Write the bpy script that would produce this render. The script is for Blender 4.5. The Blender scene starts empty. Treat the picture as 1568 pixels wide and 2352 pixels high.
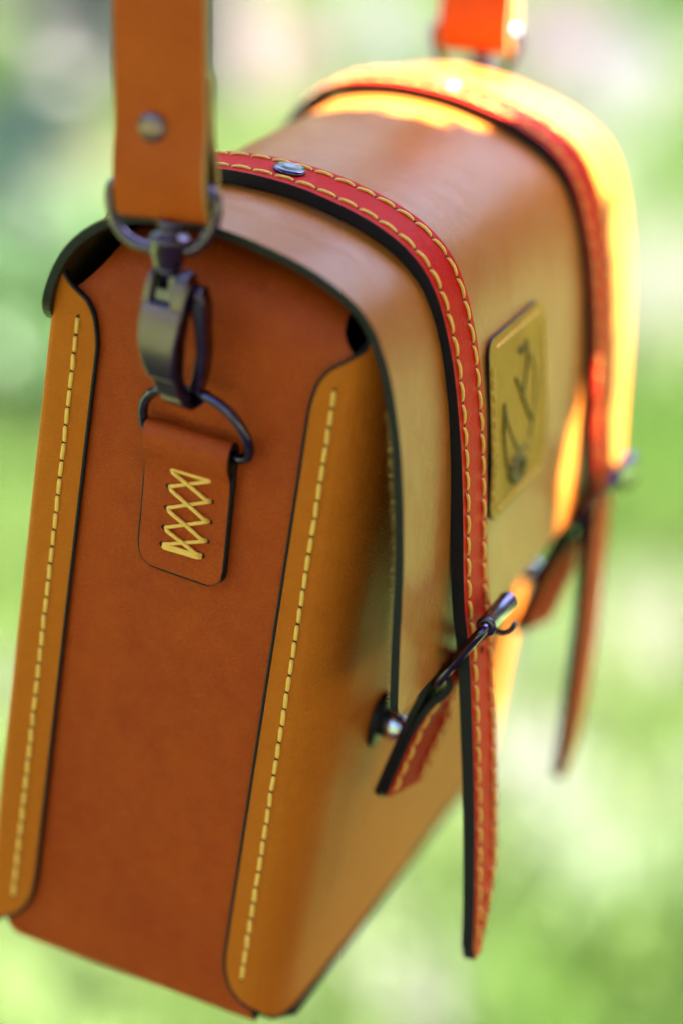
import bpy, math, random
import numpy as np
from mathutils import Matrix, Vector

# ------------------------------------------------------------------ camera, light, exposure
scene = bpy.context.scene
COL = scene.collection
BASE = 0.90                       # height of the bag's bottom above the grass
LEAN = math.atan2(.158, .9875)    # the bag leans a little on its strap
# bag frame: x = along the bag (near end 0, far end .25), y = front(0) to back(.1), z = up
TILT = Matrix.Translation((0, 0, BASE)) @ Matrix.Rotation(LEAN, 4, 'X')

def unit(v):
    v = np.array(v, float); return v / np.linalg.norm(v)
AX = unit((2460, 2213, -5803)); AZ = -unit((-2098, -12894, -5803))
AZ = unit(AZ - AX * (AX @ AZ)); AY = np.cross(AZ, AX)
RC = np.stack([AX, AY, AZ], 1)                      # camera <- bag
TC = np.array([-0.02749365, -0.17553647, -0.85244157])
CPOS = -RC.T @ TC
cd = bpy.data.cameras.new('camera'); cam = bpy.data.objects.new('camera', cd); COL.objects.link(cam)
m = Matrix([list(RC.T[i]) + [CPOS[i]] for i in range(3)] + [[0, 0, 0, 1]])
cam.matrix_world = TILT @ m
cd.lens = 5803 / 2352 * 36; cd.sensor_width = 36; cd.sensor_fit = 'AUTO'
cd.clip_start = .02; cd.clip_end = 500
cd.dof.use_dof = True; cd.dof.aperture_fstop = 2.6
cd.dof.focus_distance = -((RC @ np.array([.03, .0, .19])) + TC)[2]
cd.dof.aperture_blades = 0
scene.camera = cam

SUN_BAG = unit((.30, -.45, .84))
SUN_W = (TILT.to_3x3() @ Vector(SUN_BAG)).normalized()
SUN_ELEV = math.asin(SUN_W.z); SUN_AZ = math.atan2(SUN_W.x, SUN_W.y)   # from +Y towards +X
w = bpy.data.worlds.new('World'); scene.world = w; w.use_nodes = True
nt = w.node_tree
sky = nt.nodes.new('ShaderNodeTexSky'); sky.sky_type = 'NISHITA'; sky.sun_disc = False
sky.sun_elevation = SUN_ELEV; sky.sun_rotation = SUN_AZ
bg = nt.nodes['Background']; bg.inputs['Strength'].default_value = .11
nt.links.new(sky.outputs[0], bg.inputs['Color'])
sl = bpy.data.lights.new('sun', 'SUN'); sl.energy = 5.0; sl.angle = math.radians(.5); sl.color = (1, .965, .90)
so = bpy.data.objects.new('sun', sl); COL.objects.link(so)
so.rotation_euler = SUN_W.to_track_quat('Z', 'Y').to_euler(); so.location = (0, 0, 5)
vs = scene.view_settings
vs.view_transform = 'Standard'; vs.look = 'None'; vs.gamma = 1; vs.exposure = 4.2
scene.cycles.max_bounces = 8
scene.cycles.sample_clamp_indirect = 8

# ------------------------------------------------------------------ materials
def mat(name, color, rough=.5, metal=0., bump=(), mottle=None, spec=.5, coat=0., trans=0., sheen=0., coat_r=.3, ior=1.5):
    """bump: list of (noise scale, distance); mottle: (scale, second colour, strength)"""
    M = bpy.data.materials.new(name); M.use_nodes = True
    t = M.node_tree; b = t.nodes['Principled BSDF']
    b.inputs['Base Color'].default_value = (*color, 1)
    b.inputs['Roughness'].default_value = rough; b.inputs['Metallic'].default_value = metal
    b.inputs['Specular IOR Level'].default_value = spec
    b.inputs['IOR'].default_value = ior
    b.inputs['Coat Weight'].default_value = coat; b.inputs['Coat Roughness'].default_value = coat_r
    b.inputs['Sheen Weight'].default_value = sheen
    tc = t.nodes.new('ShaderNodeTexCoord')
    if mottle:
        prev = None
        for k, (sc, c2, st) in enumerate(mottle):
            n = t.nodes.new('ShaderNodeTexNoise'); n.inputs['Scale'].default_value = sc; n.inputs['Detail'].default_value = 5
            n.inputs['Roughness'].default_value = .6
            t.links.new(tc.outputs['Object'], n.inputs['Vector'])
            r = t.nodes.new('ShaderNodeMapRange'); r.inputs[1].default_value = .35; r.inputs[2].default_value = .7
            r.inputs[4].default_value = st
            t.links.new(n.outputs['Fac'], r.inputs[0])
            mx = t.nodes.new('ShaderNodeMix'); mx.data_type = 'RGBA'
            t.links.new(r.outputs[0], mx.inputs[0])
            if prev: t.links.new(prev, mx.inputs[6])
            else: mx.inputs[6].default_value = (*color, 1)
            mx.inputs[7].default_value = (*c2, 1)
            prev = mx.outputs[2]
        t.links.new(prev, b.inputs['Base Color'])
        r2 = t.nodes.new('ShaderNodeMapRange'); r2.inputs[3].default_value = rough - .06; r2.inputs[4].default_value = rough + .08
        t.links.new(n.outputs['Fac'], r2.inputs[0]); t.links.new(r2.outputs[0], b.inputs['Roughness'])
    nrm = None
    for (kind, sc, dist) in bump:
        if kind == 'v':
            n = t.nodes.new('ShaderNodeTexVoronoi'); n.feature = 'SMOOTH_F1'; o = n.outputs['Distance']
        else:
            n = t.nodes.new('ShaderNodeTexNoise'); n.inputs['Detail'].default_value = 4; o = n.outputs['Fac']
        n.inputs['Scale'].default_value = sc
        t.links.new(tc.outputs['Object'], n.inputs['Vector'])
        bp = t.nodes.new('ShaderNodeBump'); bp.inputs['Distance'].default_value = dist; bp.inputs['Strength'].default_value = 1
        t.links.new(o, bp.inputs['Height'])
        if nrm: t.links.new(nrm, bp.inputs['Normal'])
        nrm = bp.outputs['Normal']
    if nrm: t.links.new(nrm, b.inputs['Normal'])
    if trans:
        tr = t.nodes.new('ShaderNodeBsdfTranslucent'); tr.inputs['Color'].default_value = (*[min(1, c * 1.3) for c in color], 1)
        if mottle: t.links.new(prev, tr.inputs['Color'])
        mxs = t.nodes.new('ShaderNodeMixShader'); mxs.inputs[0].default_value = trans
        out = t.nodes['Material Output']
        t.links.new(b.outputs[0], mxs.inputs[1]); t.links.new(tr.outputs[0], mxs.inputs[2])
        t.links.new(mxs.outputs[0], out.inputs['Surface'])
    return M

GR = (('v', 1000, .00022), ('n', 2000, .00020), ('n', 60, .0006))
GL = (('v', 1100, .00007), ('n', 2200, .00009), ('n', 60, .0008))
M_brown = mat('russet_leather', (0.4528, 0.05826, 0.0018), .50, bump=GR, mottle=((8, (.33, .036, .001), .7), (28, (0.3072, 0.02913, 0.0018), .75), (160, (0.5174, 0.0801, 0.0054), .35), (1300, (0.2911, 0.02621, 0.0018), .5)), coat=0, spec=.4, ior=1.3)
M_tan = mat('tan_leather', (0.4397, 0.118, 0.01556), .30, bump=GL, mottle=((22, (0.383, 0.09204, 0.01037), .7), (180, (0.4964, 0.1416, 0.02075), .3), (1300, (0.3404, 0.0826, 0.007781), .4)), spec=.5, ior=1.28)
M_tanb = mat('ochre_leather', (0.5552, 0.1305, 0.0103), .48, bump=GR, mottle=((9, (0.4406, 0.09747, 0.00572), .5), (22, (0.4627, 0.0979, 0.006864), .7), (180, (0.6292, 0.1632, 0.01373), .3), (1300, (0.4256, 0.08159, 0.003432), .45)), spec=.35, ior=1.18)
M_red = mat('red_leather', (0.56, 0.005346, 0.003564), .44, bump=GR, mottle=((40, (0.462, 0.003564, 0.002673), .6), (300, (0.644, 0.01247, 0.006237), .3)), spec=.4, ior=1.13)
M_strap = mat('orange_tan_leather', (0.4927, 0.07425, 0.002), .5, bump=GR, mottle=((30, (0.3871, 0.0432, 0.001), .7), (200, (0.5806, 0.1013, 0.004), .3)), spec=.4, ior=1.3)
M_patch = mat('yellow_leather', (0.44, 0.2125, 0.0108), .5, bump=GR, mottle=((60, (0.3438, 0.1625, 0.009), .7),), spec=.3, ior=1.25)
M_edge = mat('painted_edge', (.004, .0025, .005), .5, bump=(('n', 700, .0002), ('n', 2500, .00008)), mottle=((90, (.009, .004, .007), .8),), spec=.28)
M_raw = mat('raw_leather_edge', (.45, .24, .06), .85, bump=(('n', 900, .0003),), mottle=((150, (.30, .14, .03), .7),))
M_suede = mat('suede_underside', (.085, .035, .010), .95, bump=(('n', 900, .0005),), mottle=((150, (.05, .02, .006), .8),), spec=.1)
M_thread = mat('yellow_thread', (0.95, 0.4829, 0.0702), .6, bump=(('n', 2500, .00012),), mottle=((400, (0.7777, 0.3403, 0.0324), .6),), sheen=.1)
M_hole = mat('stitch_hole', (.045, .008, .004), .9, spec=.1)
M_metal = mat('antique_brass', (0.1232, 0.08075, 0.1305), .23, 1., bump=(('n', 400, .00006),), mottle=((60, (0.0765, 0.051, 0.09), .5), (600, (0.153, 0.1105, 0.135), .3)))
M_gun = mat('gunmetal', (0.065, 0.0456, 0.119), .17, 1., bump=(('n', 900, .00003),), mottle=((200, (0.182, 0.144, 0.182), .6),))
M_nickel = mat('rivet_metal', (0.2525, 0.1431, 0.159), .36, 1., bump=(('n', 500, .0001),), mottle=((300, (0.1683, 0.1105, 0.1228), .7),))
M_silver = mat('polished_stud', (.72, .68, .72), .22, 1., bump=(('n', 500, .00005),))
M_ink = mat('branded_ink', (0.14, 0.105, 0.026), .7, spec=.2)

# ------------------------------------------------------------------ object helpers
def empty(name, label, cat, group=None, matrix=None):
    o = bpy.data.objects.new(name, None); COL.objects.link(o); o.empty_display_size = .05
    o['label'] = label; o['category'] = cat
    if group: o['group'] = group
    if matrix is not None: o.matrix_world = matrix
    return o

def mesh(name, v, f, mats, parent=None, mi=None, smooth=True, label=None, kind=None):
    me = bpy.data.meshes.new(name); me.from_pydata([tuple(map(float, p)) for p in v], [], f)
    for mm in (mats if isinstance(mats, (list, tuple)) else [mats]): me.materials.append(mm)
    if mi is not None: me.polygons.foreach_set('material_index', mi)
    if smooth: me.polygons.foreach_set('use_smooth', [True] * len(me.polygons))
    me.update()
    o = bpy.data.objects.new(name, me); COL.objects.link(o)
    if parent: o.parent = parent
    if label: o['label'] = label
    if kind: o['kind'] = kind
    return o

def catmull(pts, step=.0025, closed=False):
    P = [np.array(p, float) for p in pts]; out = []
    n = len(P)
    rng = range(n if closed else n - 1)
    for i in rng:
        a, b = P[i], P[(i + 1) % n]
        p0 = P[i - 1] if (i > 0 or closed) else 2 * a - b
        p3 = P[(i + 2) % n] if (i + 2 < n or closed) else 2 * b - a
        L = np.linalg.norm(b - a); k = max(1, int(math.ceil(L / step)))
        t0 = 0.; t1 = np.linalg.norm(a - p0) ** .5 + 1e-9; t2 = t1 + L ** .5 + 1e-9; t3 = t2 + np.linalg.norm(p3 - b) ** .5 + 1e-9
        for j in range(k):
            t = t1 + (t2 - t1) * j / k
            A1 = (t1 - t) / (t1 - t0) * p0 + (t - t0) / (t1 - t0) * a
            A2 = (t2 - t) / (t2 - t1) * a + (t - t1) / (t2 - t1) * b
            A3 = (t3 - t) / (t3 - t2) * b + (t - t2) / (t3 - t2) * p3
            B1 = (t2 - t) / (t2 - t0) * A1 + (t - t0) / (t2 - t0) * A2
            B2 = (t3 - t) / (t3 - t1) * A2 + (t - t1) / (t3 - t1) * A3
            out.append((t2 - t) / (t2 - t1) * B1 + (t - t1) / (t2 - t1) * B2)
    if not closed: out.append(P[-1])
    return np.array(out)

def arclen(P): return np.concatenate([[0], np.cumsum(np.linalg.norm(np.diff(P, axis=0), axis=1))])

def sheet(name, grid, thick, mats, parent, ref, bevel=.0007, label=None, seg=3):
    """grid[i][j] -> outer surface points; thickened away from the outside, dark rim."""
    g = np.array(grid, float); nu, nv, _ = g.shape
    v = g.reshape(-1, 3); f = []
    a, b, c = g[nu // 2, nv // 2], g[min(nu // 2 + 1, nu - 1), nv // 2], g[nu // 2, min(nv // 2 + 1, nv - 1)]
    nn = np.cross(b - a, c - a)
    flip = nn @ (a - np.array(ref)) < 0
    for i in range(nu - 1):
        for j in range(nv - 1):
            q = (i * nv + j, (i + 1) * nv + j, (i + 1) * nv + j + 1, i * nv + j + 1)
            f.append(q[::-1] if flip else q)
    o = mesh(name, v, f, mats, parent, label=label)
    s = o.modifiers.new('thickness', 'SOLIDIFY'); s.thickness = thick; s.offset = -1
    s.material_offset = 1; s.material_offset_rim = 2; s.use_even_offset = True
    if bevel:
        bv = o.modifiers.new('rounding', 'BEVEL'); bv.width = bevel; bv.segments = seg; bv.limit_method = 'ANGLE'
        bv.angle_limit = math.radians(50); bv.material = 2; bv.use_clamp_overlap = True  # dark bevel: lapping edge paint, also standing in for contact shadow
    wn = o.modifiers.new('normals', 'WEIGHTED_NORMAL'); wn.keep_sharp = False; wn.weight = 80
    return o

def round_inset(s, L, r0, r1):
    """inset of a strip's side at arc length s so that its two ends get rounded corners"""
    k = 0.
    if r0 and s < r0: k = max(k, r0 - math.sqrt(max(0, r0 * r0 - (r0 - s) ** 2)))
    if r1 and L - s < r1: k = max(k, r1 - math.sqrt(max(0, r1 * r1 - (r1 - (L - s)) ** 2)))
    return k

def endsamples(P, r0, r1):
    """refine a path near its ends"""
    S = arclen(P); L = S[-1]
    ss = set(np.round(S, 7))
    for r, e in ((r0, 0), (r1, 1)):
        if r:
            for t in np.linspace(0, 1, 7):
                d = r * (1 - math.cos(t * math.pi / 2)); ss.add(round(d if e == 0 else L - d, 7))
    ss = sorted(x for x in ss if 0 <= x <= L + 1e-9)
    out = [ss[0]]
    for x in ss[1:]:
        if x - out[-1] > 4e-5: out.append(x)
    ss = np.array(out)
    Q = np.stack([np.interp(ss, S, P[:, k]) for k in range(P.shape[1])], 1)
    return Q, ss, L

def strip(name, path, to3, w0, w1, thick, mats, parent, ref, r0=0, r1=0, taper=None, nx=7, bevel=.0007, label=None, step=.0025):
    """leather strip: 2-D path, swept across width w0..w1; to3(w, a, b) -> bag coordinates"""
    P = catmull(path, step); Q, S, L = endsamples(P, r0, r1)
    grid = []
    for k in range(nx):
        row = []
        for (a, b), s in zip(Q, S):
            k0 = round_inset(s, L, r0, r1); k1 = k0
            if taper: e0, e1 = taper(s, L); k0 = max(k0, e0); k1 = max(k1, e1)
            lo, hi = w0 + k0, w1 - k1
            if hi - lo < .0004: mid = (hi + lo) / 2; lo, hi = mid - .0002, mid + .0002
            row.append(to3(lo + (hi - lo) * k / (nx - 1), a, b))
        grid.append(row)
    return sheet(name, grid, thick, mats, parent, ref, bevel, label)

def tube(name, path, r, material, parent, closed=False, seg=12, step=.002, label=None, radii=None, raw=False):
    P = catmull(path, step, closed); n = len(P)
    if closed: T = np.roll(P, -1, 0) - np.roll(P, 1, 0)
    else: T = np.gradient(P, axis=0)
    T = T / np.linalg.norm(T, axis=1)[:, None]
    u = np.cross(T[0], (0, 0, 1.)); u = u if np.linalg.norm(u) > .1 else np.cross(T[0], (1., 0, 0)); u = unit(u)
    S = arclen(P); v = []; f = []
    for i in range(n):
        u = unit(u - T[i] * (u @ T[i])); w_ = np.cross(T[i], u)
        rr = r if radii is None else np.interp(S[i] / S[-1], radii[0], radii[1])
        for k in range(seg):
            a = 2 * math.pi * k / seg; v.append(P[i] + rr * (math.cos(a) * u + math.sin(a) * w_))
    for i in range(n if closed else n - 1):
        for k in range(seg):
            i2 = (i + 1) % n; f.append((i * seg + k, i * seg + (k + 1) % seg, i2 * seg + (k + 1) % seg, i2 * seg + k))
    if not closed:
        for i, sgn in ((0, -1), (n - 1, 1)):
            c = len(v); v.append(P[i] + T[i] * sgn * (r if radii is None else radii[1][0 if i == 0 else -1]) * .45)
            for k in range(seg):
                a, b = i * seg + k, i * seg + (k + 1) % seg
                f.append((a, b, c) if sgn > 0 else (b, a, c))
    if raw: return v, f
    return mesh(name, v, f, material, parent, label=label)

def frame_of(nrm, hint=(0, 0, 1)):
    nz = unit(nrm); x = np.cross(hint, nz)
    x = unit(x) if np.linalg.norm(x) > 1e-3 else np.array([1., 0, 0])
    return np.stack([x, np.cross(nz, x), nz], 1)

def lathe(name, prof, org, axis, material, parent, seg=28, label=None):
    F = frame_of(axis); org = np.array(org, float); v = []; f = []
    for (r, h) in prof:
        for k in range(seg):
            a = 2 * math.pi * k / seg; v.append(org + F @ np.array([r * math.cos(a), r * math.sin(a), h]))
    for i in range(len(prof) - 1):
        for k in range(seg): f.append((i * seg + k, i * seg + (k + 1) % seg, (i + 1) * seg + (k + 1) % seg, (i + 1) * seg + k))
    f.append(tuple(range(seg))[::-1]); f.append(tuple((len(prof) - 1) * seg + k for k in range(seg)))
    return mesh(name, v, f, material, parent, label=label)

def loft(name, secs, material, parent, bevel=.0008, label=None):
    """secs: list of (centre, axis_a * half, axis_b * half) boxes lofted together and bevelled"""
    v = []; f = []
    for c, a, b in secs:
        c, a, b = map(lambda q: np.array(q, float), (c, a, b))
        v += [c - a - b, c + a - b, c + a + b, c - a + b]
    for i in range(len(secs) - 1):
        for k in range(4): f.append((i * 4 + k, i * 4 + (k + 1) % 4, i * 4 + 4 + (k + 1) % 4, i * 4 + 4 + k))
    f.append((3, 2, 1, 0)); e = len(v) - 4; f.append((e, e + 1, e + 2, e + 3))
    o = mesh(name, v, f, material, parent, label=label)
    import bmesh
    bm = bmesh.new(); bm.from_mesh(o.data); bmesh.ops.recalc_face_normals(bm, faces=bm.faces); bm.to_mesh(o.data); bm.free()
    if bevel:
        bv = o.modifiers.new('rounding', 'BEVEL'); bv.width = bevel; bv.segments = 3; bv.limit_method = 'ANGLE'; bv.angle_limit = math.radians(40)
        wn = o.modifiers.new('normals', 'WEIGHTED_NORMAL'); wn.weight = 70
    return o

# stitches: a few thread meshes shared between all stitches of a seam
def stitch_meshes(L, r, bow, n=4, seed=1):
    out = []; rnd = random.Random(seed)
    for k in range(n):
        pts = []
        for i in range(9):
            t = i / 8; x = (t - .5) * L
            h = r * .55 * math.sin(math.pi * t) ** .6 - r * (.75 if i in (0, 8) else 0)
            pts.append((x, bow * math.sin(math.pi * t) * (1 + rnd.uniform(-.2, .2)) + (t - .5) * bow * .8, h))
        v, f = tube('t', pts, r, None, None, seg=8, step=1, raw=True,
                    radii=([0, .12, .3, .7, .88, 1], [r * .55, r * .9, r * (1 + rnd.uniform(-.05, .1)), r * (1 + rnd.uniform(-.05, .1)), r * .9, r * .55]))
        v = np.array(v); v[:, 2] *= .8
        me = bpy.data.meshes.new('stitch'); me.from_pydata([tuple(p) for p in v], [], f); me.materials.append(M_thread)
        me.polygons.foreach_set('use_smooth', [True] * len(f)); out.append(me)
    return out

def place_stitches(frames, meshes, parent, seed=0, joined=False, side=1):
    """frames: (origin, tangent, normal)"""
    rnd = random.Random(seed); V = []; F = []
    for (o, t, nn) in frames:
        t = unit(t); nn = unit(nn - t * (nn @ t)); b = np.cross(nn, t) * side
        me = rnd.choice(meshes); R_ = np.stack([t, b, nn], 1)
        a = rnd.uniform(-.06, .06); ca, sa = math.cos(a), math.sin(a)
        R_ = R_ @ np.array([[ca, -sa, 0], [sa, ca, 0], [0, 0, 1]]) * rnd.uniform(.96, 1.03)
        if joined:
            base = len(V)
            for p in me.vertices: V.append(o + R_ @ np.array(p.co))
            for p in me.polygons: F.append(tuple(base + i for i in p.vertices))
        else:
            s = bpy.data.objects.new('stitch', me); COL.objects.link(s); s.parent = parent
            s.matrix_local = Matrix([list(R_[i]) + [o[i]] for i in range(3)] + [[0, 0, 0, 1]])
    if joined: mesh('stitching', V, F, M_thread, parent, kind='stuff')

def holes(name, pts, r, parent):
    V = []; F = []
    for (o, t, nn) in pts:
        t = unit(t); nn = unit(nn - t * (nn @ t)); b = np.cross(nn, t); base = len(V)
        V.append(o + nn * .00004)
        for k in range(8):
            a = k * math.pi / 4; V.append(o + nn * .00012 + r * (math.cos(a) * t * .9 + math.sin(a) * b * .8))
        for k in range(8): F.append((base, base + 1 + k, base + 1 + (k + 1) % 8))
    mesh(name, V, F, M_hole, parent, kind='stuff')

# ------------------------------------------------------------------ THE BAG
W = .25
mm = lambda L: [(a / 1000, b / 1000) for a, b in L]
bag = empty('leather_bag', 'tan and russet leather satchel with red straps hanging above the grass', 'bag', matrix=TILT)
T3 = [M_tanb, M_suede, M_edge]
XYZ = lambda x, y, z: (x, y, z)

LID = mm([(108.2, 226.5), (108.1, 232), (107.4, 238.5), (105.6, 246.3), (102.0, 254.3), (95.8, 262), (87.5, 268), (72, 272.4), (55, 273.6), (39.6, 272.3),
          (17.5, 267.2), (2.6, 259.1), (-5.8, 247.3), (-14.1, 224.4), (-21.3, 190.3), (-26, 154.2), (-28.8, 133.4)])
def lid_y(z):   # outer y of the lid's front at height z
    q = [p for p in LID if p[0] < .04][::-1]
    return np.interp(z, [p[1] for p in q], [p[0] for p in q])
def lid_z(y):
    q = sorted([p for p in LID if p[1] > .24]); return np.interp(y, [p[0] for p in q], [p[1] for p in q])

# side panels (russet) ------------------------------------------------
def side_panel(mx):
    prof = mm([(26, -.4), (9, -.4), (4.2, .4), (2.6, 3), (2.6, 8), (2.5, 60), (2.2, 140), (2.2, 200), (2.4, 232), (3.2, 244), (6.5, 255), (13, 262), (22, 266), (36, 268)])
    P = catmull(prof, .004); S = arclen(P)
    def lohi(z, past):
        # side outline of the panel (front edge, back edge)
        zz = z * 1000
        lo = np.interp(zz, [-1, 0, 4, 7, 232, 241, 247, 252, 256, 261, 270], [4, 3.5, 3.6, 7, 7, 4, 5.2, 9.4, 11.4, 11.8, 12])
        hi = np.interp(zz, [-1, 0, 6, 12, 232, 240, 244, 251, 256, 262, 270], [94, 94.6, 99, 99.5, 99.5, 101.5, 101.2, 95.7, 92.6, 90.3, 90])
        return lo / 1000, hi / 1000
    grid = []
    n = 26
    for k in range(n):
        t = k / (n - 1); row = []
        for (x, z) in P:
            lo, hi = lohi(z, False)
            if x > .012 and z < .01: lo, hi = .004, .0945
            y = lo + (hi - lo) * t
            if z > .236:
                zt = lid_z(y) - .0065
                z2 = .236 + (z - .236) * (zt - .236) / (.268 - .236)
                z2 = min(z2, zt)
            else: z2 = z
            bul = .0012 * math.sin(math.pi * t) * math.sin(math.pi * min(1, max(0, z / .26)))
            xx = x - bul
            row.append((xx if not mx else W - xx, y, z2))
        grid.append(row)
    return sheet('side_panel', grid, .0022, [M_brown, M_suede, M_edge], bag, (.12, .05, .13), bevel=.0005)
for s in (0, 1): side_panel(s)

# front and back panels with flanges folded over the side panels ---------
def wrap_panel(name, back):
    # plan path, mirrored about the middle of the bag; (x, y)
    if not back:
        yi = .0167
        half = [(0, yi), (0, .0155), (0, .0140), (0, .0120), (0, .0102)] + [(.024 * (1 - math.cos(t)), .0085 - .0125 * math.sin(t)) for t in (.0, .25, .45, .62, .78, .93, 1.08, 1.24, 1.4)] + [(.024, -.0040), (.04, -.0044), (.07, -.0048), (.125, -.0052)]
        zb = lambda y, x: np.interp(y * 1000, [-2, 1.9, 5, 8.9, 12.0, 13.4, 15.2, 16.2, 16.7], [.5, 4.6, 6.8, 9.1, 11.5, 13.2, 17, 20.4, 26]) / 1000
        zt = lambda y, x: np.interp(y * 1000, [-3, .6, 1.4, 3.6, 7.9, 12.2, 14.4, 15.3, 16.0, 16.7], [257, 254.8, 249.5, 245.4, 241.9, 238.1, 234.8, 232.6, 230, 224]) / 1000
    else:
        yi = .0886
        half = [(0, yi), (0, .0898), (0, .0912), (0, .093), (0, .0955), (0, .099), (0, .1020), (.0002, .1042), (.0009, .1056), (.0022, .1064), (.005, .1070), (.012, .1074), (.03, .1076), (.06, .1077), (.125, .1078)]
        zb = lambda y, x: np.interp(y * 1000, [88.6, 89.2, 90.2, 91.3, 94.8, 100.4, 105], [30, 22, 18.2, 15.6, 11, 7.5, .5]) / 1000
        zt = lambda y, x: np.interp(y * 1000, [88.6, 89.5, 91.2, 93.9, 99.0, 102.3, 104.0, 105.3, 106.6], [224, 229.5, 234.8, 238.4, 241.5, 244.6, 247.5, 248.5, 248.5]) / 1000
    fl = [p for p in half]; dense = []
    for i in range(len(fl) - 1):
        a, b = np.array(fl[i]), np.array(fl[i + 1]); k = 3 if i < 13 else 4
        for j in range(k): dense.append(a + (b - a) * j / k)
    dense.append(np.array(fl[-1]))
    full = dense + [np.array((W - p[0], p[1])) for p in dense[-2::-1]]
    grid = []
    nv = 44
    for p in full:
        x, y = p; a, b = zb(y, x), zt(y, x); row = []
        xe = min(x, W - x)
        b = min(b, (.2565 if not back else .2495) - (.0135 if not back else .010) * min(1, max(0, (xe - .002) / .010)))
        for j in range(nv):
            t = j / (nv - 1); z = a + (b - a) * t
            yy = y
            if not back: # a faint belly in the front
                yy = y - .0025 * math.sin(math.pi * min(1, max(0, z / .26))) * min(1, max(0, (min(x, W - x)) / .04))
            row.append((x, yy, z))
        grid.append(row)
    o = sheet(name, grid, .0024, T3, bag, (.125, .0525, .13), bevel=.00115)
    # painted edge lapping over the rim of the near and far flanges
    ys_ = np.array([2.4, 3.6, 5, 7, 8.9, 10.5, 12, 13.4, 14.6, 15.4, 16.2, 16.6]) / 1000 if not back else np.array([103.4, 101.5, 99, 96, 94, 92.3, 91.0, 90.0, 89.2, 88.8, 88.65]) / 1000
    def xo(y):
        if not back: return 0 if y > .0085 else .024 * (1 - math.cos(math.asin(min(1, (.0085 - y) / .0125))))
        return 0 if y < .1020 else (y - .1020) * .15
    zs_ = list(np.linspace(.034, .218, 24))
    rim = [(xo(y), y, float(zb(y, 0))) for y in ys_] + [(0, yi, z) for z in zs_] + [(xo(y), y, float(zt(y, 0))) for y in ys_[::-1]]
    for sx in (0, 1):
        tube('edge_paint_shade', [((x + .00025) if sx == 0 else W - x - .00025, y + (-.0001 if not back else .0001), z) for x, y, z in rim], .00062, M_edge, o, seg=8, step=.003)
    # seam along each near flange
    ys = .0093 if not back else .0962
    z0, z1 = .0178, .2325; n = 35; fr = []; hl = []
    for sx in (0, 1):
        for i in range(n):
            z = z1 - (z1 - z0) * (i + .5) / n
            x = -.0001 if sx == 0 else W + .0001
            fr.append((np.array([x, ys, z]), np.array([0, 0, -1.]), np.array([-1. if sx == 0 else 1, 0, 0])))
        for i in range(n + 1):
            z = z1 - (z1 - z0) * i / n
            hl.append((np.array([-.00015 if sx == 0 else W + .00015, ys, z]), np.array([0, 0, -1.]), np.array([-1. if sx == 0 else 1, 0, 0])))
    place_stitches(fr, ST_FL, o, seed=3)
    holes('stitch_holes', hl, .00075, o)
    return o
ST_FL = stitch_meshes(.0056, .00074, .00014, seed=5)
ST_ST = stitch_meshes(.0066, .00064, .00080, seed=6)
front = wrap_panel('front_panel', False)
back = wrap_panel('back_panel', True)

# bottom panel ---------------------------------------------------------
grid = []
for k in range(9):
    row = []
    for j in range(31):
        t = j / 30; x = .013 + (W - .026) * t; s = min(x - .013, W - .013 - x)
        ins = max(0, .006 - math.sqrt(max(0, .006 ** 2 - max(0, .006 - s) ** 2))) if s < .006 else 0
        y0, y1 = -.0054 + ins, .108 - ins; row.append((x, y0 + (y1 - y0) * k / 8, -.0034))
    grid.append(row)
sheet('bottom_panel', grid, .0030, T3, bag, (.125, .05, .1), bevel=.0006)

# lid --------------------------------------------------------------------
lid = strip('lid', LID, XYZ, -.003, W + .003, .0028, [M_tan, M_suede, M_edge], bag, (.125, .05, .15), r0=.012, r1=.004, nx=41)
# fuzz of fibres on the lid's cut edge
rnd = random.Random(4); V = []; F = []
for i in range(230):
    z = rnd.uniform(.136, .232)
    if z < .232: y = lid_y(z) + .0028 + rnd.uniform(-.0001, .0004); d = (0, 1, 0)
    else:
        y = .1035 - (z - .24) * .32; d = (0, -1, 0)
    p = np.array([-.0028 + rnd.uniform(0, .0006), y, z]); L = rnd.uniform(.0004, .0018)
    a = rnd.uniform(-1.2, 1.2); dirv = unit(np.array(d) + np.array([-.5 * rnd.random(), 0, a])); cr = unit(np.cross(dirv, (1, 0, 0))) * .00011
    q = p + dirv * L * .6; e = q + unit(dirv + np.array([0, -.2, rnd.uniform(-1, 1)])) * L * .5
    b = len(V); V += [p - cr, p + cr, q - cr, q + cr, e]; F += [(b, b + 1, b + 3, b + 2), (b + 2, b + 3, b + 4)]
mesh('edge_fibres', V, F, M_raw, lid, kind='stuff', smooth=False)

# emblem patch on the lid -----------------------------------------------
PX0, PX1, PZ0, PZ1 = .0765, .1385, .169, .231
grid = []
n = 17
rr = .008
for k in range(n):
    row = []
    for j in range(25):
        t = j / 24; z = PZ0 + (PZ1 - PZ0) * (.5 - .5 * math.cos(math.pi * t))
        ins = round_inset(z - PZ0, PZ1 - PZ0, rr, rr)
        x0, x1 = PX0 + ins, PX1 - ins; x = x0 + (x1 - x0) * k / (n - 1)
        row.append((x, lid_y(z) - .0017, z))
    grid.append(row)
patch = sheet('emblem_patch', grid, .0017, [M_patch, M_suede, M_edge], lid, (.1, .05, .19), bevel=.0003)
fr = []
def on_patch(x, z, h=.0018):
    dz = .002; t = unit((0, lid_y(z + dz) - lid_y(z - dz), 2 * dz)); nn = np.cross((1, 0, 0), t)
    return np.array([x, lid_y(z) - h, z]), t, (nn if nn[1] < 0 else -nn)
ST_P = stitch_meshes(.0036, .00045, .0001, seed=8)
ci = .0032
for z in np.arange(PZ0 + .009, PZ1 - .008, .0043):
    for x in (PX0 + ci, PX1 - ci):
        p, t, nn = on_patch(x, z); fr.append((p, t, nn))
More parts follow.
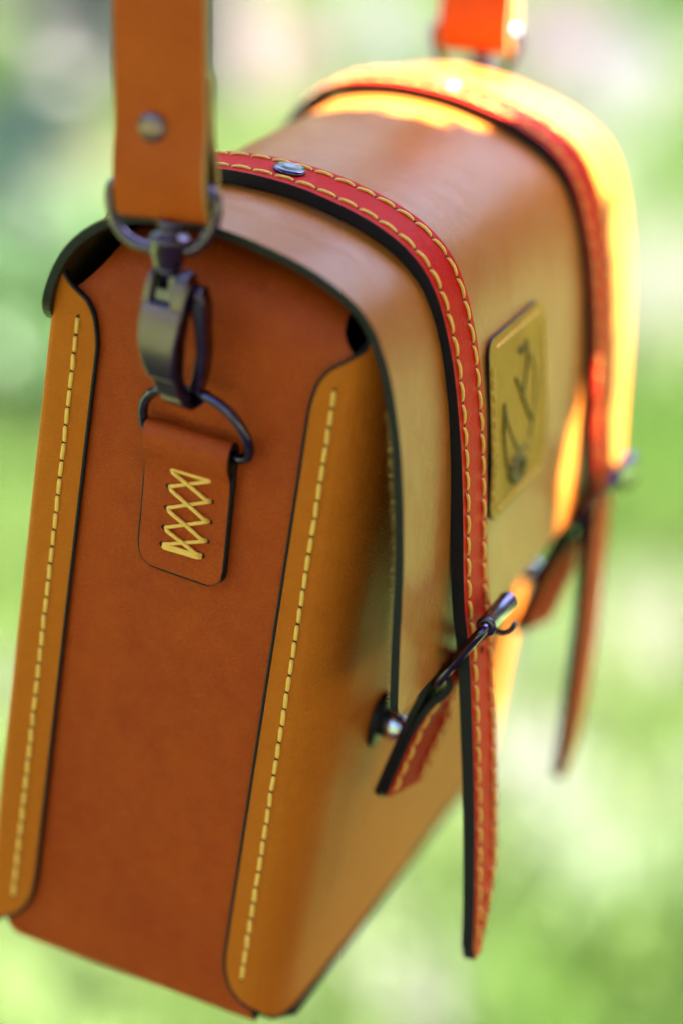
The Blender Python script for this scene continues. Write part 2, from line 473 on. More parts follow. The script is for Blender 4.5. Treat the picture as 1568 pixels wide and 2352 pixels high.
for x in np.arange(PX0 + .010, PX1 - .008, .0043):
    for z in (PZ0 + ci, PZ1 - ci):
        p, t, nn = on_patch(x, z); fr.append((p, np.array([1., 0, 0]), nn))
place_stitches(fr, ST_P, patch, seed=2)
# burnt-in mark: a loose scrawl with a dark head, the way it reads through the blur
def scrawl(pts, r):
    q = [on_patch(PX0 + (PX1 - PX0) * a, PZ0 + (PZ1 - PZ0) * b, .0017)[0] for a, b in pts]
    return tube('mark', q, r, None, None, seg=6, step=.001, raw=True)
V = []; F = []
for pts, r in (([(.22, .62), (.28, .48), (.45, .30), (.62, .26)], .0006), ([(.42, .70), (.5, .62), (.62, .46), (.7, .38)], .0008),
               ([(.62, .86), (.64, .76), (.58, .64), (.52, .55)], .0007), ([(.22, .62), (.2, .42), (.28, .24), (.42, .16), (.5, .22), (.36, .27)], .0008),
               ([(.3, .2), (.38, .14), (.5, .12), (.55, .2), (.45, .25), (.33, .21)], .0016), ([(.5, .84), (.53, .82), (.56, .84)], .0012),
               ([(.7, .75), (.78, .62), (.76, .48), (.66, .3)], .0005)):
    v, f = scrawl(pts, r); b = len(V); V += list(v); F += [tuple(i + b for i in q) for q in f]
mesh('emblem', V, F, M_ink, patch)

# closing straps, buckles and tabs ------------------------------------------
SPATH = mm([(113.5, 130), (113.8, 180), (113.6, 225), (112.2, 241), (107.5, 256), (99, 267), (88, 273.8), (72, 277.6), (55, 278.6), (39.6, 277.6), (19, 273.2), (6, 267.2), (-3.2, 258.5),
            (-12.2, 240.4), (-20.4, 213.1), (-26.6, 184.2), (-29.6, 168), (-32.4, 154.9), (-36.5, 140.3), (-43.2, 110.1), (-49.6, 78.7), (-55.2, 46.4), (-58.0, 26.8)])
def closing_strap(x0, joined, bend=None, label=None):
    path = SPATH if bend is None else [(a + bend(b, a)[0], b + bend(b, a)[1]) for a, b in SPATH]
    x1 = x0 + .024
    def taper(s, L):
        d = L - s
        return (max(0, (.007 - d) / .007) * .003, (max(0, (.030 - d) / .030)) ** 1.3 * .015)
    o = strip('closing_strap', path, XYZ, x0, x1, .0043, [M_red, M_red, M_edge], bag, (.125, .05, .16), r0=.004, r1=.003, taper=taper, nx=7, bevel=.0007, label=label)
    P = catmull(path, .001); S = arclen(P); L = S[-1]; fr = []; hl = []
    pitch = .0074
    N = int((L - .012) / pitch)
    for k, xo in enumerate((x0 + .0038, x1 - .0046)):
        for i in range(N):
            s = L - .007 - (i + .5) * pitch
            if s < .13: continue
            e = taper(s, L)[1]
            xx = xo - (e if k else 0)
            if xx - x0 < .004 and k: continue
            y, z = np.interp(s, S, P[:, 0]), np.interp(s, S, P[:, 1])
            y2, z2 = np.interp(s + .001, S, P[:, 0]), np.interp(s + .001, S, P[:, 1])
            t = unit((0, y2 - y, z2 - z)); nn = np.cross((1, 0, 0), t); nn = nn if nn @ (np.array([0, y, z]) - np.array([0, .05, .16])) > 0 else -nn
            fr.append((np.array([xx, y, z]) + nn * .0001, t, nn))
            s2 = s + pitch / 2; y, z = np.interp(s2, S, P[:, 0]), np.interp(s2, S, P[:, 1])
            if s2 < L - .003: hl.append((np.array([xx, y, z]) + nn * .00012, t, nn))
    place_stitches(fr, ST_ST, o, seed=int(x0 * 1000), joined=joined, side=1)
    holes('stitch_holes', hl, .00062, o)
    # domed rivet on top, punched holes in the tail
    s = S[np.argmin(np.abs(P[:, 0] - .055) + 10 * (P[:, 1] < .26))]
    y, z = .0535, float(np.interp(s, S, P[:, 1]))
    lathe('rivet', [(.0050, -.0004), (.0053, .0004), (.0052, .0010), (.0047, .0014), (.0036, .00145), (.0018, .0013), (.0005, .00125)], (x0 + .0125, y, z), (0, -.04, 1), M_gun if not joined else M_nickel, o)
    hp = []
    for s in (L - .034, L - .060, L - .086, L - .112):
        y, z = np.interp(s, S, P[:, 0]), np.interp(s, S, P[:, 1]); y2, z2 = np.interp(s + .001, S, P[:, 0]), np.interp(s + .001, S, P[:, 1])
        t = unit((0, y2 - y, z2 - z)); nn = np.cross((1, 0, 0), t); nn = nn if nn[1] < 0 else -nn
        if s > L - .1: continue
        hp.append((np.array([x0 + .012, y, z]) + nn * .0001, t, nn))
    holes('punched_holes', hp, .0016, o)
    return o

def buckle_set(x0, joined):
    xm = x0 + .0115
    # tab: doubled red leather with its top looped round the buckle bar
    path = mm([(-12.4, 77.5), (-14.6, 88), (-16.8, 98), (-19.0, 108), (-20.8, 115), (-22.0, 119.5), (-22.4, 124), (-23.6, 129), (-27.0, 132.2), (-31.2, 131.2), (-33.2, 127), (-31.6, 122), (-28.3, 117.6), (-25.8, 112.5), (-22.9, 104), (-20.7, 94), (-17.2, 77.5)])
    xt = (x0, x0 + .021)
    P = catmull(path, .0012)
    tw = lambda x, y, z: (x, y - (x - xt[0]) * .30 * min(1, max(0, (.121 - z) / .018)), z)
    o = strip('buckle_tab', path, tw, xt[0], xt[1], .00235, [M_red, M_edge, M_edge], bag, (.05, .03, .100), r0=.0035, r1=.0035, nx=7, bevel=.0004, step=.0012,
              label='doubled red leather tab looped round the buckle bar')
    # stitching on the outer face
    S = arclen(P); L = S[-1]; fr = []
    for i in range(6):
        s = L - .006 - i * .0066
        y, z = np.interp(s, S, P[:, 0]), np.interp(s, S, P[:, 1]); y2, z2 = np.interp(s + .001, S, P[:, 0]), np.interp(s + .001, S, P[:, 1])
        t = unit((0, y2 - y, z2 - z)); nn = np.cross((1, 0, 0), t); nn = nn if nn[1] < 0 else -nn
        for xx in (x0 + .003, x0 + .0175):
            k = .30 * min(1, max(0, (.121 - z) / .018))
            fr.append((np.array(tw(xx, y, z)) + nn * .0001, t, unit(nn - np.array([k, 0, 0]))))
    place_stitches(fr, ST_ST, o, seed=9)
    # washer, post and rivet that hold the tab to the front
    n_ = unit((0, -1, -.12))
    lathe('washer', [(.0095, 0), (.0098, .0006), (.0098, .0024), (.0093, .003)], (xm, -.0058, .1005), n_, M_edge, o)
    lathe('post', [(.0052, .002), (.0052, .0085), (.0046, .0098), (.0046, .012)], (xm, -.0058, .1005), n_, M_silver, o)
    # buckle
    b = empty('b', '', '', None)
    for k in ('label', 'category'): del b[k]
    b.name = 'buckle'; b.parent = bag
    A = np.array([0, -.0278, .1268]); B = np.array([0, -.0402, .1512])
    xa, xb = x0 - .0032, x0 + .0268; r = .0017; d = unit(B - A); c = .0022
    X_ = np.array([1., 0, 0])
    pts = [A + X_ * (xa + c), A + X_ * (xa + .3 * c) + d * .3 * c, A + X_ * xa + d * c, (A + B) / 2 + X_ * xa, B + X_ * xa - d * c, B + X_ * (xa + .3 * c) - d * .3 * c, B + X_ * (xa + c),
           B + X_ * (xm), B + X_ * (xb - c), B + X_ * (xb - .3 * c) - d * .3 * c, B + X_ * xb - d * c, (A + B) / 2 + X_ * xb, A + X_ * xb + d * c, A + X_ * (xb - .3 * c) + d * .3 * c, A + X_ * (xb - c), A + X_ * xm]
    tube('buckle_frame', pts, r, M_gun, b, closed=True, step=.0008)
    lathe('roller', [(.0024, 0), (.0033, .0001), (.0035, .0005), (.0032, .001), (.0032, .0222), (.0034, .0228), (.0032, .0233), (.0024, .0234)], B + X_ * (x0 + .0), (1, 0, 0), M_gun, b)
    tube('prong', [(xm, -.0278, .1285), (xm, -.034, .1375), (xm, -.0400, .1448), (xm, -.0436, .1452), (xm, -.0458, .1470), (xm, -.0468, .1500)], .0009, M_gun, b, step=.0008, radii=([0, .6, 1], [.0013, .001, .00085]))
closing_strap(.040, False, label='near red strap with an upright tail, in sharp focus')
buckle_set(.040, False)
def bend_far(z, y):
    if y < .03 and z < .15: return ((.15 - z) * .11, -(.15 - z) * .05)
    return (0, 0)
closing_strap(.189, True, bend=bend_far, label='far red strap with its top in full sun')
buckle_set(.189, False)

# ring tab on the side panel ---------------------------------------------------
def ring_tab(mx):
    fx = (lambda x: W - x) if mx else (lambda x: x)
    path = mm([(2.4, 158), (2.4, 185), (2.4, 197), (1.4, 203.5), (-1.8, 207.6), (-5.6, 207.2), (-7.4, 203.2), (-6.4, 198.6), (-3.9, 195), (-3.0, 190), (-2.8, 178), (-2.8, 158)])
    def to3(yw, x, z):  # the tab leans slightly and widens a little
        k = (z - .158) / .05
        return (fx(x), yw + .0022 * k, z + (yw - .05) * .035 * (1 - k) - (yw - .05) * .0)
    o = strip('ring_tab', path, to3, .0355, .0650, .0023, [M_brown, M_suede, M_edge], bag, (fx(.0), .05, .19), r0=.004, r1=.0045, nx=9, bevel=.0011, step=.0015)
    ye, yl = [(57.4, 193), (57.2, 187), (56.9, 179.7), (56.8, 172.9), (56.8, 167.0)], [(43.4, 193), (42.9, 186.2), (42.5, 179.4), (42.5, 172.6), (43.5, 167.2)]
    def thread(a, b, lift, off=0.):
        (y0, z0), (y1, z1) = a, b; pts = []
        for t in (0, .08, .3, .5, .7, .92, 1):
            h = -.0029 - (lift if .05 < t < .95 else -.0003)
            pts.append((fx(h), (y0 + (y1 - y0) * t) / 1000, (z0 + (z1 - z0) * t) / 1000 + off))
        tube('thread', pts, .00064, M_thread, o, seg=8, step=.002)
    for i in range(5):
        if i < 4:
            thread(yl[i], ye[i + 1], .0003)
            thread(ye[i], yl[i + 1], .0011)
    thread(ye[0], yl[0], .0004); thread(ye[4], yl[4], .0004); thread(ye[4], yl[4], .0005, -.0009)
    hl = [(np.array([fx(-.0029), y / 1000 + s * .0006, z / 1000]), np.array([0, 0, 1.]), np.array([-1. if not mx else 1, 0, 0])) for s, l in ((1, ye), (-1, yl)) for y, z in l]
    holes('stitch_holes', hl, .0009, o)
    # dark rim of the tab: painted edge with its contact shadow drawn in
    rimp = [(.0352, .196), (.0354, .18), (.0356, .1635), (.0368, .1600), (.0398, .1581), (.0450, .1579), (.0550, .1579), (.0605, .1581), (.0635, .1598), (.0648, .1632), (.0650, .18), (.0650, .196)]
    tube('edge_paint_shade', [to3(a, -.00235, b) for a, b in rimp], .00050, M_edge, o, seg=8, step=.003)
    # D ring through the tab's loop
    cy, z0 = .0505, .2035
    pts = [(-.0028, cy + .0165, z0), (-.0034, cy + .0180, z0 + .003), (-.0052, cy + .0178, z0 + .0095), (-.0075, cy + .0135, z0 + .0155), (-.0088, cy + .004, z0 + .0188),
           (-.0085, cy - .006, z0 + .0182), (-.0072, cy - .0135, z0 + .0135), (-.005, cy - .0178, z0 + .0065), (-.0034, cy - .0180, z0 + .0015), (-.0028, cy - .0160, z0 - .0004), (-.0028, cy, z0)]
    tube('ring', [(fx(a), b, c) for a, b, c in pts], .00165, M_gun, o, closed=True, step=.0015, label='dark metal ring held by the stitched tab')
for s in (0, 1): ring_tab(s)

# ------------------------------------------------------------------ SHOULDER STRAP
sh = empty('shoulder_strap', 'orange tan leather shoulder strap clipped to the satchel by snap hooks', 'strap', matrix=TILT)
UH = unit((0, .15, .9887)); WH = unit((0, .9887, -.15)); O0 = np.array([0, .0648, .2785])
def S3(wd, x, u): return tuple(O0 + np.array([x, 0, 0]) + WH * wd + UH * u)
half = mm([(-14.6, 45), (-14.4, 30), (-13.6, 22), (-11.0, 12), (-11.4, 2.5), (-15.6, -2.0), (-20.2, -.6), (-22.6, 7), (-22.6, 16), (-20.8, 26), (-20.4, 45)])
up = [(-.0200, .07), (-.0165, .16), (.0, .33), (.035, .5), (.09, .62), (.125, .645)]
full = half + up + [(W - a, b) for a, b in up[-2::-1]] + [(W - a, b) for a, b in half[::-1]]
strip('strap_band', full, S3, -.0158, .0133, .0026, [M_strap, M_suede, M_raw], sh, (.125, .1, .45), r0=.006, r1=.006, nx=9, bevel=.0005, step=.0025) 
def strap_end(mx):
    fx = (lambda x: W - x) if mx else (lambda x: x); sg = -1 if not mx else 1
    c = np.array(S3(.001, 0, .026)); c[0] = fx(-.0209)
    lathe('rivet', [(.0046, -.0006), (.0046, .0003), (.0042, .0009), (.0033, .0013), (.0018, .0016), (.0004, .00165)], c, (sg, 0, 0), M_nickel, sh)
    hk = bpy.data.objects.new('snap_hook', None); COL.objects.link(hk); hk.parent = sh; hk.empty_display_size = .02
    # ring that carries the strap, round below and straight inside the fold
    pts = [(.0158, .0075), (.0172, .0045), (.0168, -.001), (.0140, -.0068), (.0090, -.0102), (.003, -.0112), (-.004, -.0112), (-.0105, -.0096), (-.0150, -.005), (-.0172, .001), (-.0172, .0048), (-.0152, .0078), (0, .0076)]
    tube('strap_ring', [(fx(-.0165 - .0005), *S3(a, 0, b)[1:]) for a, b in pts], .0018, M_metal, hk, closed=True, step=.0015)
    cx = fx(-.0172); yc = .0610
    ax = unit((0, .06, 1))
    bs = np.array([cx, yc, .2625])
    lathe('swivel', [(.0040, -.0005), (.0045, .0010), (.0050, .0030), (.0056, .0048), (.0057, .0078), (.0060, .0082), (.0061, .0092), (.0057, .0100), (.0038, .0101), (.0031, .0106), (.0031, .0124), (.0037, .0127), (.0040, .0134), (.0038, .0144), (.0030, .0150), (.0010, .0152)], bs, ax, M_metal, hk)
    lathe('neck', [(.0033, -.0060), (.0033, -.0015), (.0042, -.0010), (.0042, .0004)], bs, ax, M_metal, hk)
    # clip body: yoke (two cheeks around a window) + tapering shank
    Yv, Xv = np.array([0, 1., 0]), np.array([1., 0, 0])
    def sec(y, z, hw, hd, dx=0.): return ((fx(-.0185 + dx), y, z), Yv * hw, Xv * hd)
    loft('yoke', [sec(.06430, .2618, .0008, .0026), sec(.0646, .2575, .0012, .0036), sec(.0648, .2515, .0014, .0036)], M_metal, hk, .0006)
    loft('yoke', [sec(.05420, .2632, .0016, .0030), sec(.0538, .2590, .0024, .0046), sec(.0543, .2515, .0024, .0048)], M_metal, hk, .0007)
    loft('window_block', [sec(.0600, .2612, .0032, .0018, .0004), sec(.0600, .2510, .0034, .0018, .0004)], M_gun, hk, .0004)
    loft('shank', [sec(.0591, .2527, .0072, .0036), sec(.0594, .2470, .0068, .0042, -.0003), sec(.0592, .2400, .0064, .0044, -.0006), sec(.0582, .2335, .0056, .0042, -.0003), sec(.0568, .2285, .0046, .0037, .0004)], M_metal, hk, .0012)
    loft('hook_tip', [sec(.0562, .2292, .0040, .0034, .0004), sec(.0548, .2250, .0036, .0032, .0010), sec(.0530, .2212, .0035, .0028, .0030), sec(.0512, .2190, .0030, .0024, .0062), sec(.0500, .2196, .0026, .0024, .0100), sec(.0494, .2225, .0022, .0022, .0128)], M_metal, hk, .0011)
    loft('gate', [sec(.0508, .2585, .0018, .0030, .0030), sec(.0496, .2530, .0024, .0036, .0036), sec(.0486, .2450, .0018, .0034, .0050), sec(.0478, .2380, .0017, .0034, .0064), sec(.0482, .2310, .0018, .0032, .0074), sec(.0496, .2236, .0019, .0030, .0086)], M_gun, hk, .0008)
    lathe('pivot_screw', [(.0024, 0), (.0024, .0014), (.0020, .0019), (.0012, .0020)], (fx(-.0172), .0508, .2562), (0, -1, 0), M_metal, hk, seg=18)
    tube('gate_spring', [(fx(-.0150), .0486, .2528), (fx(-.0158), .0478, .2500), (fx(-.0150), .0484, .2476)], .0007, M_metal, hk, step=.001)
for s in (0, 1): strap_end(s)

# ------------------------------------------------------------------ PLACE: ground, grass, stones, shrubs, trees
CW = np.array(cam.matrix_world.translation)
RW = np.array(cam.matrix_world.to_3x3())
def ground_at(px, py, z=0.):
    d = RW @ np.array([px - 784, -(py - 1176), -5803.]); k = (z - CW[2]) / d[2]; return CW + d * k

# patches of the meadow: (photo position, radius, colour of the ground cover there, strength)
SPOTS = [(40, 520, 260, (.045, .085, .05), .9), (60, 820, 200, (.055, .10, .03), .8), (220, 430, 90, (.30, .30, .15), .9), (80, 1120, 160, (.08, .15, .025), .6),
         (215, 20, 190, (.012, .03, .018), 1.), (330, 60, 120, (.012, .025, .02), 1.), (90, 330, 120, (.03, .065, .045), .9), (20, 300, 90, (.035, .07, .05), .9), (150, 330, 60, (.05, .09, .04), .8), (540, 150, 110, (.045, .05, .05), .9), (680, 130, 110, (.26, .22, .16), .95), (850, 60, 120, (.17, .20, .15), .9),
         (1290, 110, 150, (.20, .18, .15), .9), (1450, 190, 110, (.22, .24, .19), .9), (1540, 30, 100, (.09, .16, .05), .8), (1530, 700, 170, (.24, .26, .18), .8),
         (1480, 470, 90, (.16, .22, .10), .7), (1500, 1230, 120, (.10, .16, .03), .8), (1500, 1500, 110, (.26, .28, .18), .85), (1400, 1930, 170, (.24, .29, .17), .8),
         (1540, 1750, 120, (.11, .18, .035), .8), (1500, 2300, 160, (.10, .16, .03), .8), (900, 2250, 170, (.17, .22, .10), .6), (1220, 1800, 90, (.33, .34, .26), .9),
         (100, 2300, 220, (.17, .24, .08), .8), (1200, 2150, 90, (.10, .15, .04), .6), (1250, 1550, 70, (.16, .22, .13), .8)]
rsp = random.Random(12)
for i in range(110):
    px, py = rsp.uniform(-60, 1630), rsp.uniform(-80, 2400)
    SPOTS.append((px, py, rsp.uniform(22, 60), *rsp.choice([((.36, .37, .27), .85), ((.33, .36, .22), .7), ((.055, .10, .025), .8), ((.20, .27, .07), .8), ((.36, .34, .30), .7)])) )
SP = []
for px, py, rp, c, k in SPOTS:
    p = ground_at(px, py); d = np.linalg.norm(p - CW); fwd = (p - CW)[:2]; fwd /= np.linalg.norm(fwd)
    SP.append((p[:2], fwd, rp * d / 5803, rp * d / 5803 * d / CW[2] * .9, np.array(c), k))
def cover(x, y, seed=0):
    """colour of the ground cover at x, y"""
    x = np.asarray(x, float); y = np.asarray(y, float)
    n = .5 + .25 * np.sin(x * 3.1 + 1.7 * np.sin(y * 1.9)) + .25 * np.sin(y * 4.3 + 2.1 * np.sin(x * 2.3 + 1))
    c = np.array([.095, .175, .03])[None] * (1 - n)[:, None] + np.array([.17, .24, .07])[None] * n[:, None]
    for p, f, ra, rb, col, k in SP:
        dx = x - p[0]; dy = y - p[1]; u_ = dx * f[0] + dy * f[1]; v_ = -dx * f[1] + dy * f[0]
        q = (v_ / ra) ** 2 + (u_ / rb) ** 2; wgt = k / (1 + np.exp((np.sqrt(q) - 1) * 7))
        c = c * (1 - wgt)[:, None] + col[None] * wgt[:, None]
    # earth-brown ground under the tree, unseen, added to cut green reflections
    d = np.hypot(x + 1.9, y + 1.6); wgt = 1 / (1 + np.exp((d - 2.6) * 6))
    c = c * (1 - wgt)[:, None] + np.array([.10, .075, .065])[None] * wgt[:, None]
    g = np.array([.13, .20, .07]); c = g * (c / g) ** 1.35
    return c * .54
def cover_mat(name, trans):
    M = bpy.data.materials.new(name); M.use_nodes = True; t = M.node_tree; b = t.nodes['Principled BSDF']
    b.inputs['Roughness'].default_value = .8; b.inputs['Specular IOR Level'].default_value = .2
    at = t.nodes.new('ShaderNodeAttribute'); at.attribute_name = 'cover'
    tc = t.nodes.new('ShaderNodeTexCoord'); n = t.nodes.new('ShaderNodeTexNoise'); n.inputs['Scale'].default_value = 14; n.inputs['Detail'].default_value = 4
    t.links.new(tc.outputs['Object'], n.inputs['Vector'])
    r = t.nodes.new('ShaderNodeMapRange'); r.inputs[3].default_value = .6; r.inputs[4].default_value = 1.4; t.links.new(n.outputs['Fac'], r.inputs[0])
    vm = t.nodes.new('ShaderNodeVectorMath'); vm.operation = 'SCALE'; t.links.new(at.outputs['Color'], vm.inputs[0]); t.links.new(r.outputs[0], vm.inputs['Scale'])
    t.links.new(vm.outputs[0], b.inputs['Base Color'])
    if trans:
        tr_ = t.nodes.new('ShaderNodeBsdfTranslucent'); t.links.new(vm.outputs[0], tr_.inputs['Color'])
        mx = t.nodes.new('ShaderNodeMixShader'); mx.inputs[0].default_value = trans
        t.links.new(b.outputs[0], mx.inputs[1]); t.links.new(tr_.outputs[0], mx.inputs[2]); t.links.new(mx.outputs[0], t.nodes['Material Output'].inputs['Surface'])
    return M
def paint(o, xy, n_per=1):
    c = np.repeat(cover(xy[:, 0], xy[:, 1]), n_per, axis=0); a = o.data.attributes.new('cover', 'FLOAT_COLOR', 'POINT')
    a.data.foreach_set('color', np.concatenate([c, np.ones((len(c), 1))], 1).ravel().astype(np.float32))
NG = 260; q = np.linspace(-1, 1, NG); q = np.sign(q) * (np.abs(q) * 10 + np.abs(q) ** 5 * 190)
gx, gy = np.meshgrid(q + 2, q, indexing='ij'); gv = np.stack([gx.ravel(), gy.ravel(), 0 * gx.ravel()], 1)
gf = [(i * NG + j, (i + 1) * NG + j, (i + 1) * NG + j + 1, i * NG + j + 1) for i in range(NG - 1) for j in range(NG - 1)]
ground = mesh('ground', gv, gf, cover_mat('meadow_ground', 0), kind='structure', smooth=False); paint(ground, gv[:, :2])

M_grass = cover_mat('grass_blades', .4)
M_leaf = mat('tree_leaf', (.06, .12, .02), .5, mottle=((9, (.09, .12, .04), .8),), trans=.08)
M_dleaf = mat('shrub_leaf', (.035, .08, .02), .5, mottle=((5, (.07, .13, .03), .8),), trans=.3)
M_bark = mat('bark', (.09, .07, .055), .9, bump=(('n', 20, .02), ('n', 90, .006)), mottle=((6, (.05, .04, .035), .9),))
M_stone = mat('pale_stone', (.34, .29, .29), .9, mottle=((40, (.22, .18, .18), .8),), spec=.3)
M_dry = mat('dry_leaf', (.46, .38, .24), .7, mottle=((3, (.55, .48, .36), .9),), trans=.2)

def blades(name, n, seed, hmin, hmax, wd, material, dens=None, kind='stuff'):
    rs = np.random.RandomState(seed)
    # a wedge of meadow that the lens can see, with a margin
    dist = 1.4 + (10.5 - 1.4) * rs.rand(n) ** .8; ang = rs.uniform(-.23, .23, n)
    fw = RW @ np.array([0, 0, -1.]); yaw = math.atan2(fw[1], fw[0])
    x = CW[0] + dist * np.cos(yaw + ang); y = CW[1] + dist * np.sin(yaw + ang)
    if dens is not None:
        keep = rs.rand(n) < dens(x, y); x, y = x[keep], y[keep]; n = len(x)
    h = rs.uniform(hmin, hmax, n); a = rs.uniform(0, 2 * math.pi, n); lean = rs.uniform(.1, .7, n); la = rs.uniform(0, 2 * math.pi, n)
    wv = np.stack([np.cos(a), np.sin(a), 0 * a], 1) * wd; b = np.stack([x, y, 0 * x], 1)
    tip = b + np.stack([np.cos(la) * lean * h, np.sin(la) * lean * h, h * (1 - .3 * lean)], 1)
    mid = b * .5 + tip * .5; mid[:, 2] += .12 * h
    V = np.stack([b - wv, b + wv, mid - wv * .8, mid + wv * .8, tip], 1).reshape(-1, 3)
    F = []
    for i in range(n):
        k = i * 5; F.append((k, k + 1, k + 3, k + 2)); F.append((k + 2, k + 3, k + 4))
    o = mesh(name, V, F, material, kind=kind, smooth=False)
    paint(o, b[:, :2], 5)
    return o
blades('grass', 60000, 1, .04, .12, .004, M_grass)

def leaves_mesh(P, size, seed, up=.3):
    rs = np.random.RandomState(seed); n = len(P)
    d = rs.normal(size=(n, 3)); d[:, 2] += up; d /= np.linalg.norm(d, axis=1)[:, None]
    t = np.cross(d, rs.normal(size=(n, 3))); t /= np.linalg.norm(t, axis=1)[:, None]; s = np.cross(d, t)
    L = size * rs.uniform(.7, 1.25, n)[:, None]
    V = np.stack([P - t * L * .5, P - t * L * .1 + s * L * .28, P + t * L * .25 + s * L * .2, P + t * L * .55, P + t * L * .25 - s * L * .2, P - t * L * .1 - s * L * .28], 1).reshape(-1, 3)
    F = [tuple(i * 6 + k for k in range(6)) for i in range(n)]
    return V, F

def stone(px, py, size, label, seed):
    p = ground_at(px, py); rs = np.random.RandomState(seed)
    v = []; f = []; nu, nv = 14, 9; a3 = rs.uniform(.7, 1.3, 3); ph = rs.uniform(0, 6, 6)
    for j in range(nv):
        th = math.pi * j / (nv - 1)
        for i in range(nu):
            a = 2 * math.pi * i / nu; q = np.array([math.sin(th) * math.cos(a), math.sin(th) * math.sin(a), math.cos(th)])
            k = 1 + .12 * math.sin(3 * q[0] + ph[0]) + .1 * math.sin(4 * q[1] + ph[1]) + .07 * math.sin(7 * q[2] + 5 * q[0] + ph[2])
            v.append(q * k * size * a3 * np.array([1, 1, .62]) + np.array([0, 0, size * .25]))
    for j in range(nv - 1):
        for i in range(nu): f.append((j * nu + i, j * nu + (i + 1) % nu, (j + 1) * nu + (i + 1) % nu, (j + 1) * nu + i))
    o = mesh('stone', v, f, M_stone); o.location = p
    o['label'] = label; o['category'] = 'stone'; o['group'] = 'pale stones lying in the grass'
for px, py, sz, lb in ((150, 205, .060, 'largest pale pinkish stone in the grass left of the shoulder strap'), (75, 95, .052, 'pale stone in the upper left corner above the largest one'),
                       (235, 300, .040, 'small beige stone hidden partly by the left edge of the shoulder strap'), (205, 130, .045, 'pale stone between the shoulder strap and the dark shrub'),
                       (25, 40, .045, 'pale stone at the very corner of the upper left'), (1235, 95, .042, 'pale stone right of the far shoulder strap end'),
                       (1330, 190, .048, 'pale stone above the sunlit far end of the lid'), (1490, 120, .045, 'pale stone near the upper right corner of the meadow')):
    stone(px, py, sz, lb, int(px))

def shrub(px, py, size, h, nleaf, label, seed, material=None):
    p = ground_at(px, py); o = empty('shrub', label, 'shrub', 'blurred shrubs beyond the bag', Matrix.Translation(p)); rs = np.random.RandomState(seed)
    cl = rs.normal(size=(14, 3)) * np.array([size, size, h]) * .42 + np.array([0, 0, h * .55])
    P = cl[rs.randint(0, 14, nleaf)] + rs.normal(size=(nleaf, 3)) * size * .22; P[:, 2] = np.abs(P[:, 2])
    V, F = leaves_mesh(P, .075, seed); mesh('foliage', V, F, material or M_dleaf, o, smooth=False)
    for k in range(3):
        c = cl[k]; tube('stem', [(0, 0, 0), tuple(c * .5 + rs.normal(size=3) * .02), tuple(c)], .012, M_bark, o, seg=6, step=.1)

shrub(190, -40, .30, .6, 900, 'dark green shrub at the top edge between stones and shoulder strap', 11)
shrub(20, 900, .22, .25, 500, 'low dark green shrub at the left edge beside the satchel', 12)

# a trunk far behind, right of the near shoulder strap
def trunk(px, py, r, hgt, label, seed):
    p = ground_at(px, py); o = empty('tree', label, 'tree', None, Matrix.Translation(p))
    rs = random.Random(seed)
    tube('trunk', [(0, 0, -.05), (.03, .02, hgt * .3), (-.04, 0, hgt * .6), (.02, .05, hgt)], r, M_bark, o, seg=14, step=.15, radii=([0, .1, 1], [r * 1.5, r, r * .6]))
    q = np.random.RandomState(seed); P = q.normal(size=(2500, 3)) * np.array([.8, .8, .5]) + np.array([0, 0, hgt + .3])
    V, F = leaves_mesh(P, .09, seed); mesh('crown', V, F, M_leaf, o, smooth=False)
trunk(530, 240, .085, 3.0, 'dark tree trunk behind the bag, right of the near shoulder strap', 21)

# added unseen tree: leaves placed to shade all but the bag's far end
ORG = np.array(TILT.translation); T3M = np.array(TILT.to_3x3())
bagw = lambda p: ORG + T3M @ np.array(p, float)
hang = bagw(S3(0, .125, .640))
tr = empty('tree', 'unseen tree added to shade the bag, its branch holding up the shoulder strap', 'tree')
tx, ty = -.75, 1.55
tube('trunk', [(tx - .1, ty + .1, -.1), (tx, ty, .7), (tx + .02, ty - .04, 1.5), (tx - .05, ty, 2.4), (tx - .15, ty + .05, 3.4)], .11, M_bark, tr, seg=16, step=.12, radii=([0, .1, 1], [.17, .13, .05]))
tube('branch', [(tx, ty, 1.25), (tx + .3, ty - .5, 1.52), tuple(hang + np.array([-.12, .35, -.0])), tuple(hang + np.array([0, 0, -.012])), tuple(hang + np.array([.08, -.35, .05])), tuple(hang + np.array([.15, -.7, .2]))], .02, M_bark, tr, seg=12, step=.08, radii=([0, .6, 1], [.05, .017, .006]))
s_ = SUN_BAG
EDGE_Y = [-.40, -.115, -.09, -.05, .005, .0825, .4]; kx, ky = s_[0] / s_[2], s_[1] / s_[2]
bpts = [(.170, .07, .277), (.176, .04, .279), (.206, .016, .272), (.233, -.006, .247), (.238, -.0265, .19), (.238, -.037, .14), (.222, -.004, .06), (.225, -.003, .0)]
inv = sorted([(y - ky * (z - .25), x - kx * (z - .25)) for x, y, z in bpts])
def edge_x(y0): return np.interp(y0, [a for a, b in inv], [b for a, b in inv])
rs = np.random.RandomState(7); P = []
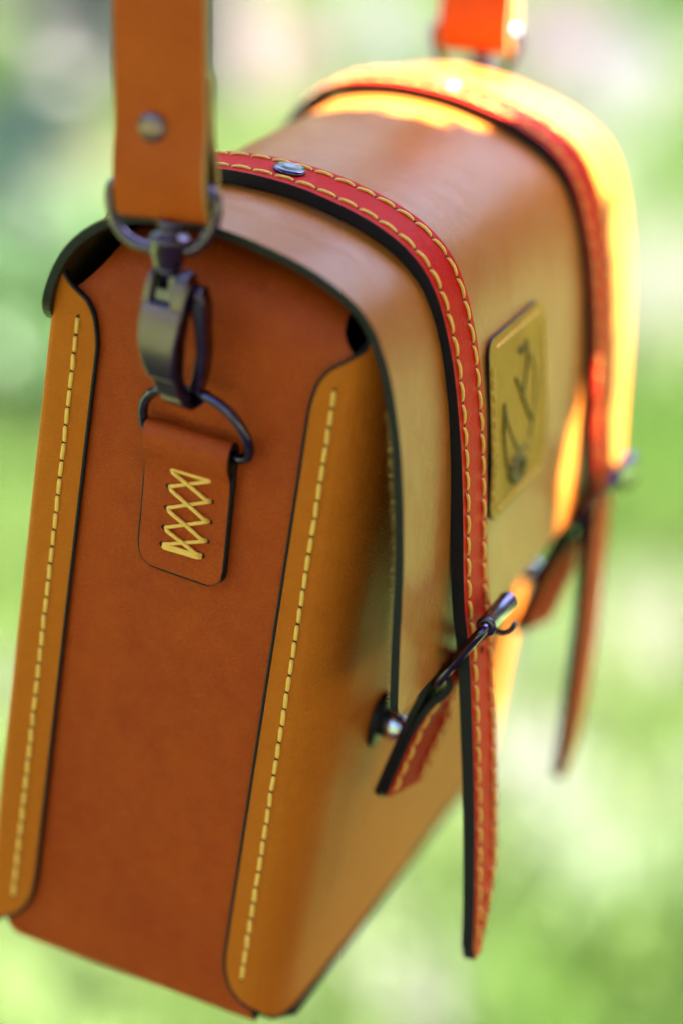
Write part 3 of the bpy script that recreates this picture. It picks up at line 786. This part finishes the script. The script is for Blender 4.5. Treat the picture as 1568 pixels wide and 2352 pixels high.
gap = (.180 - kx * (.163 - .25), -.0275 - ky * (.163 - .25))
while len(P) < 11500:
    y0 = rs.uniform(-.30, .34); x0 = rs.uniform(-.30, edge_x(y0))
    # size of leaf .04: keep its outline inside the edge
    if x0 > edge_x(y0) - .016 + rs.normal() * .003: continue
    if math.hypot((x0 - gap[0]) / .0185, (y0 - gap[1]) / .030) < 1: continue
    t = rs.uniform(.62, .95); P.append(bagw(np.array([x0, y0, .25]) + s_ * t / 1.0))
P = np.array(P)
V, F = leaves_mesh(P, .036, 3, up=1.2); mesh('crown', V, F, M_leaf, tr, smooth=False)  # leaf cloud shaped to the shadow edge wanted on the bag
# wide unseen crown added to cut bounce light; open towards the bag's far end
sw = np.array(SUN_W); far = []
while len(far) < 21000:
    g = np.array([rs.uniform(-2.7, 4.0), rs.uniform(-4.2, 3.0), 0.])
    if g[0] > 1.0 and g[1] > -.6 - .3 * (g[0] - 1): continue
    z = rs.uniform(2.1, 3.4); q = g + sw / sw[2] * z
    # where this ray passes the bag
    k = g + sw / sw[2] * (BASE + .25); b = T3M.T @ (k - ORG); b = b - SUN_BAG / SUN_BAG[2] * (b[2] - .25)
    if abs(b[1]) < .30 and b[0] > edge_x(b[1]) - .07: continue
    if b[1] >= .20 and b[0] > .1: continue
    if rs.rand() < .06 + .06 * math.sin(q[0] * 3.1) * math.sin(q[1] * 2.7 + 1): continue
    far.append(q)
V, F = leaves_mesh(np.array(far), .135, 5, up=1.3); mesh('crown', V, F, M_leaf, tr, smooth=False)

# belt of unseen trees, added all round to darken low sky and reflections
rs = np.random.RandomState(31); P = []
for i in range(150):
    a = i / 150 * 2 * math.pi + rs.uniform(-.05, .05); d = rs.uniform(14.5, 19); c = np.array([d * math.cos(a), d * math.sin(a), rs.uniform(1.2, 8.5)])
    P.append(c + rs.normal(size=(120, 3)) * np.array([1.4, 1.4, 1.3]))
P = np.concatenate(P); P[:, 2] = np.abs(P[:, 2])
V, F = leaves_mesh(P, .95, 31); mesh('shade_treeline', V, F, M_dleaf, kind='stuff', smooth=False)
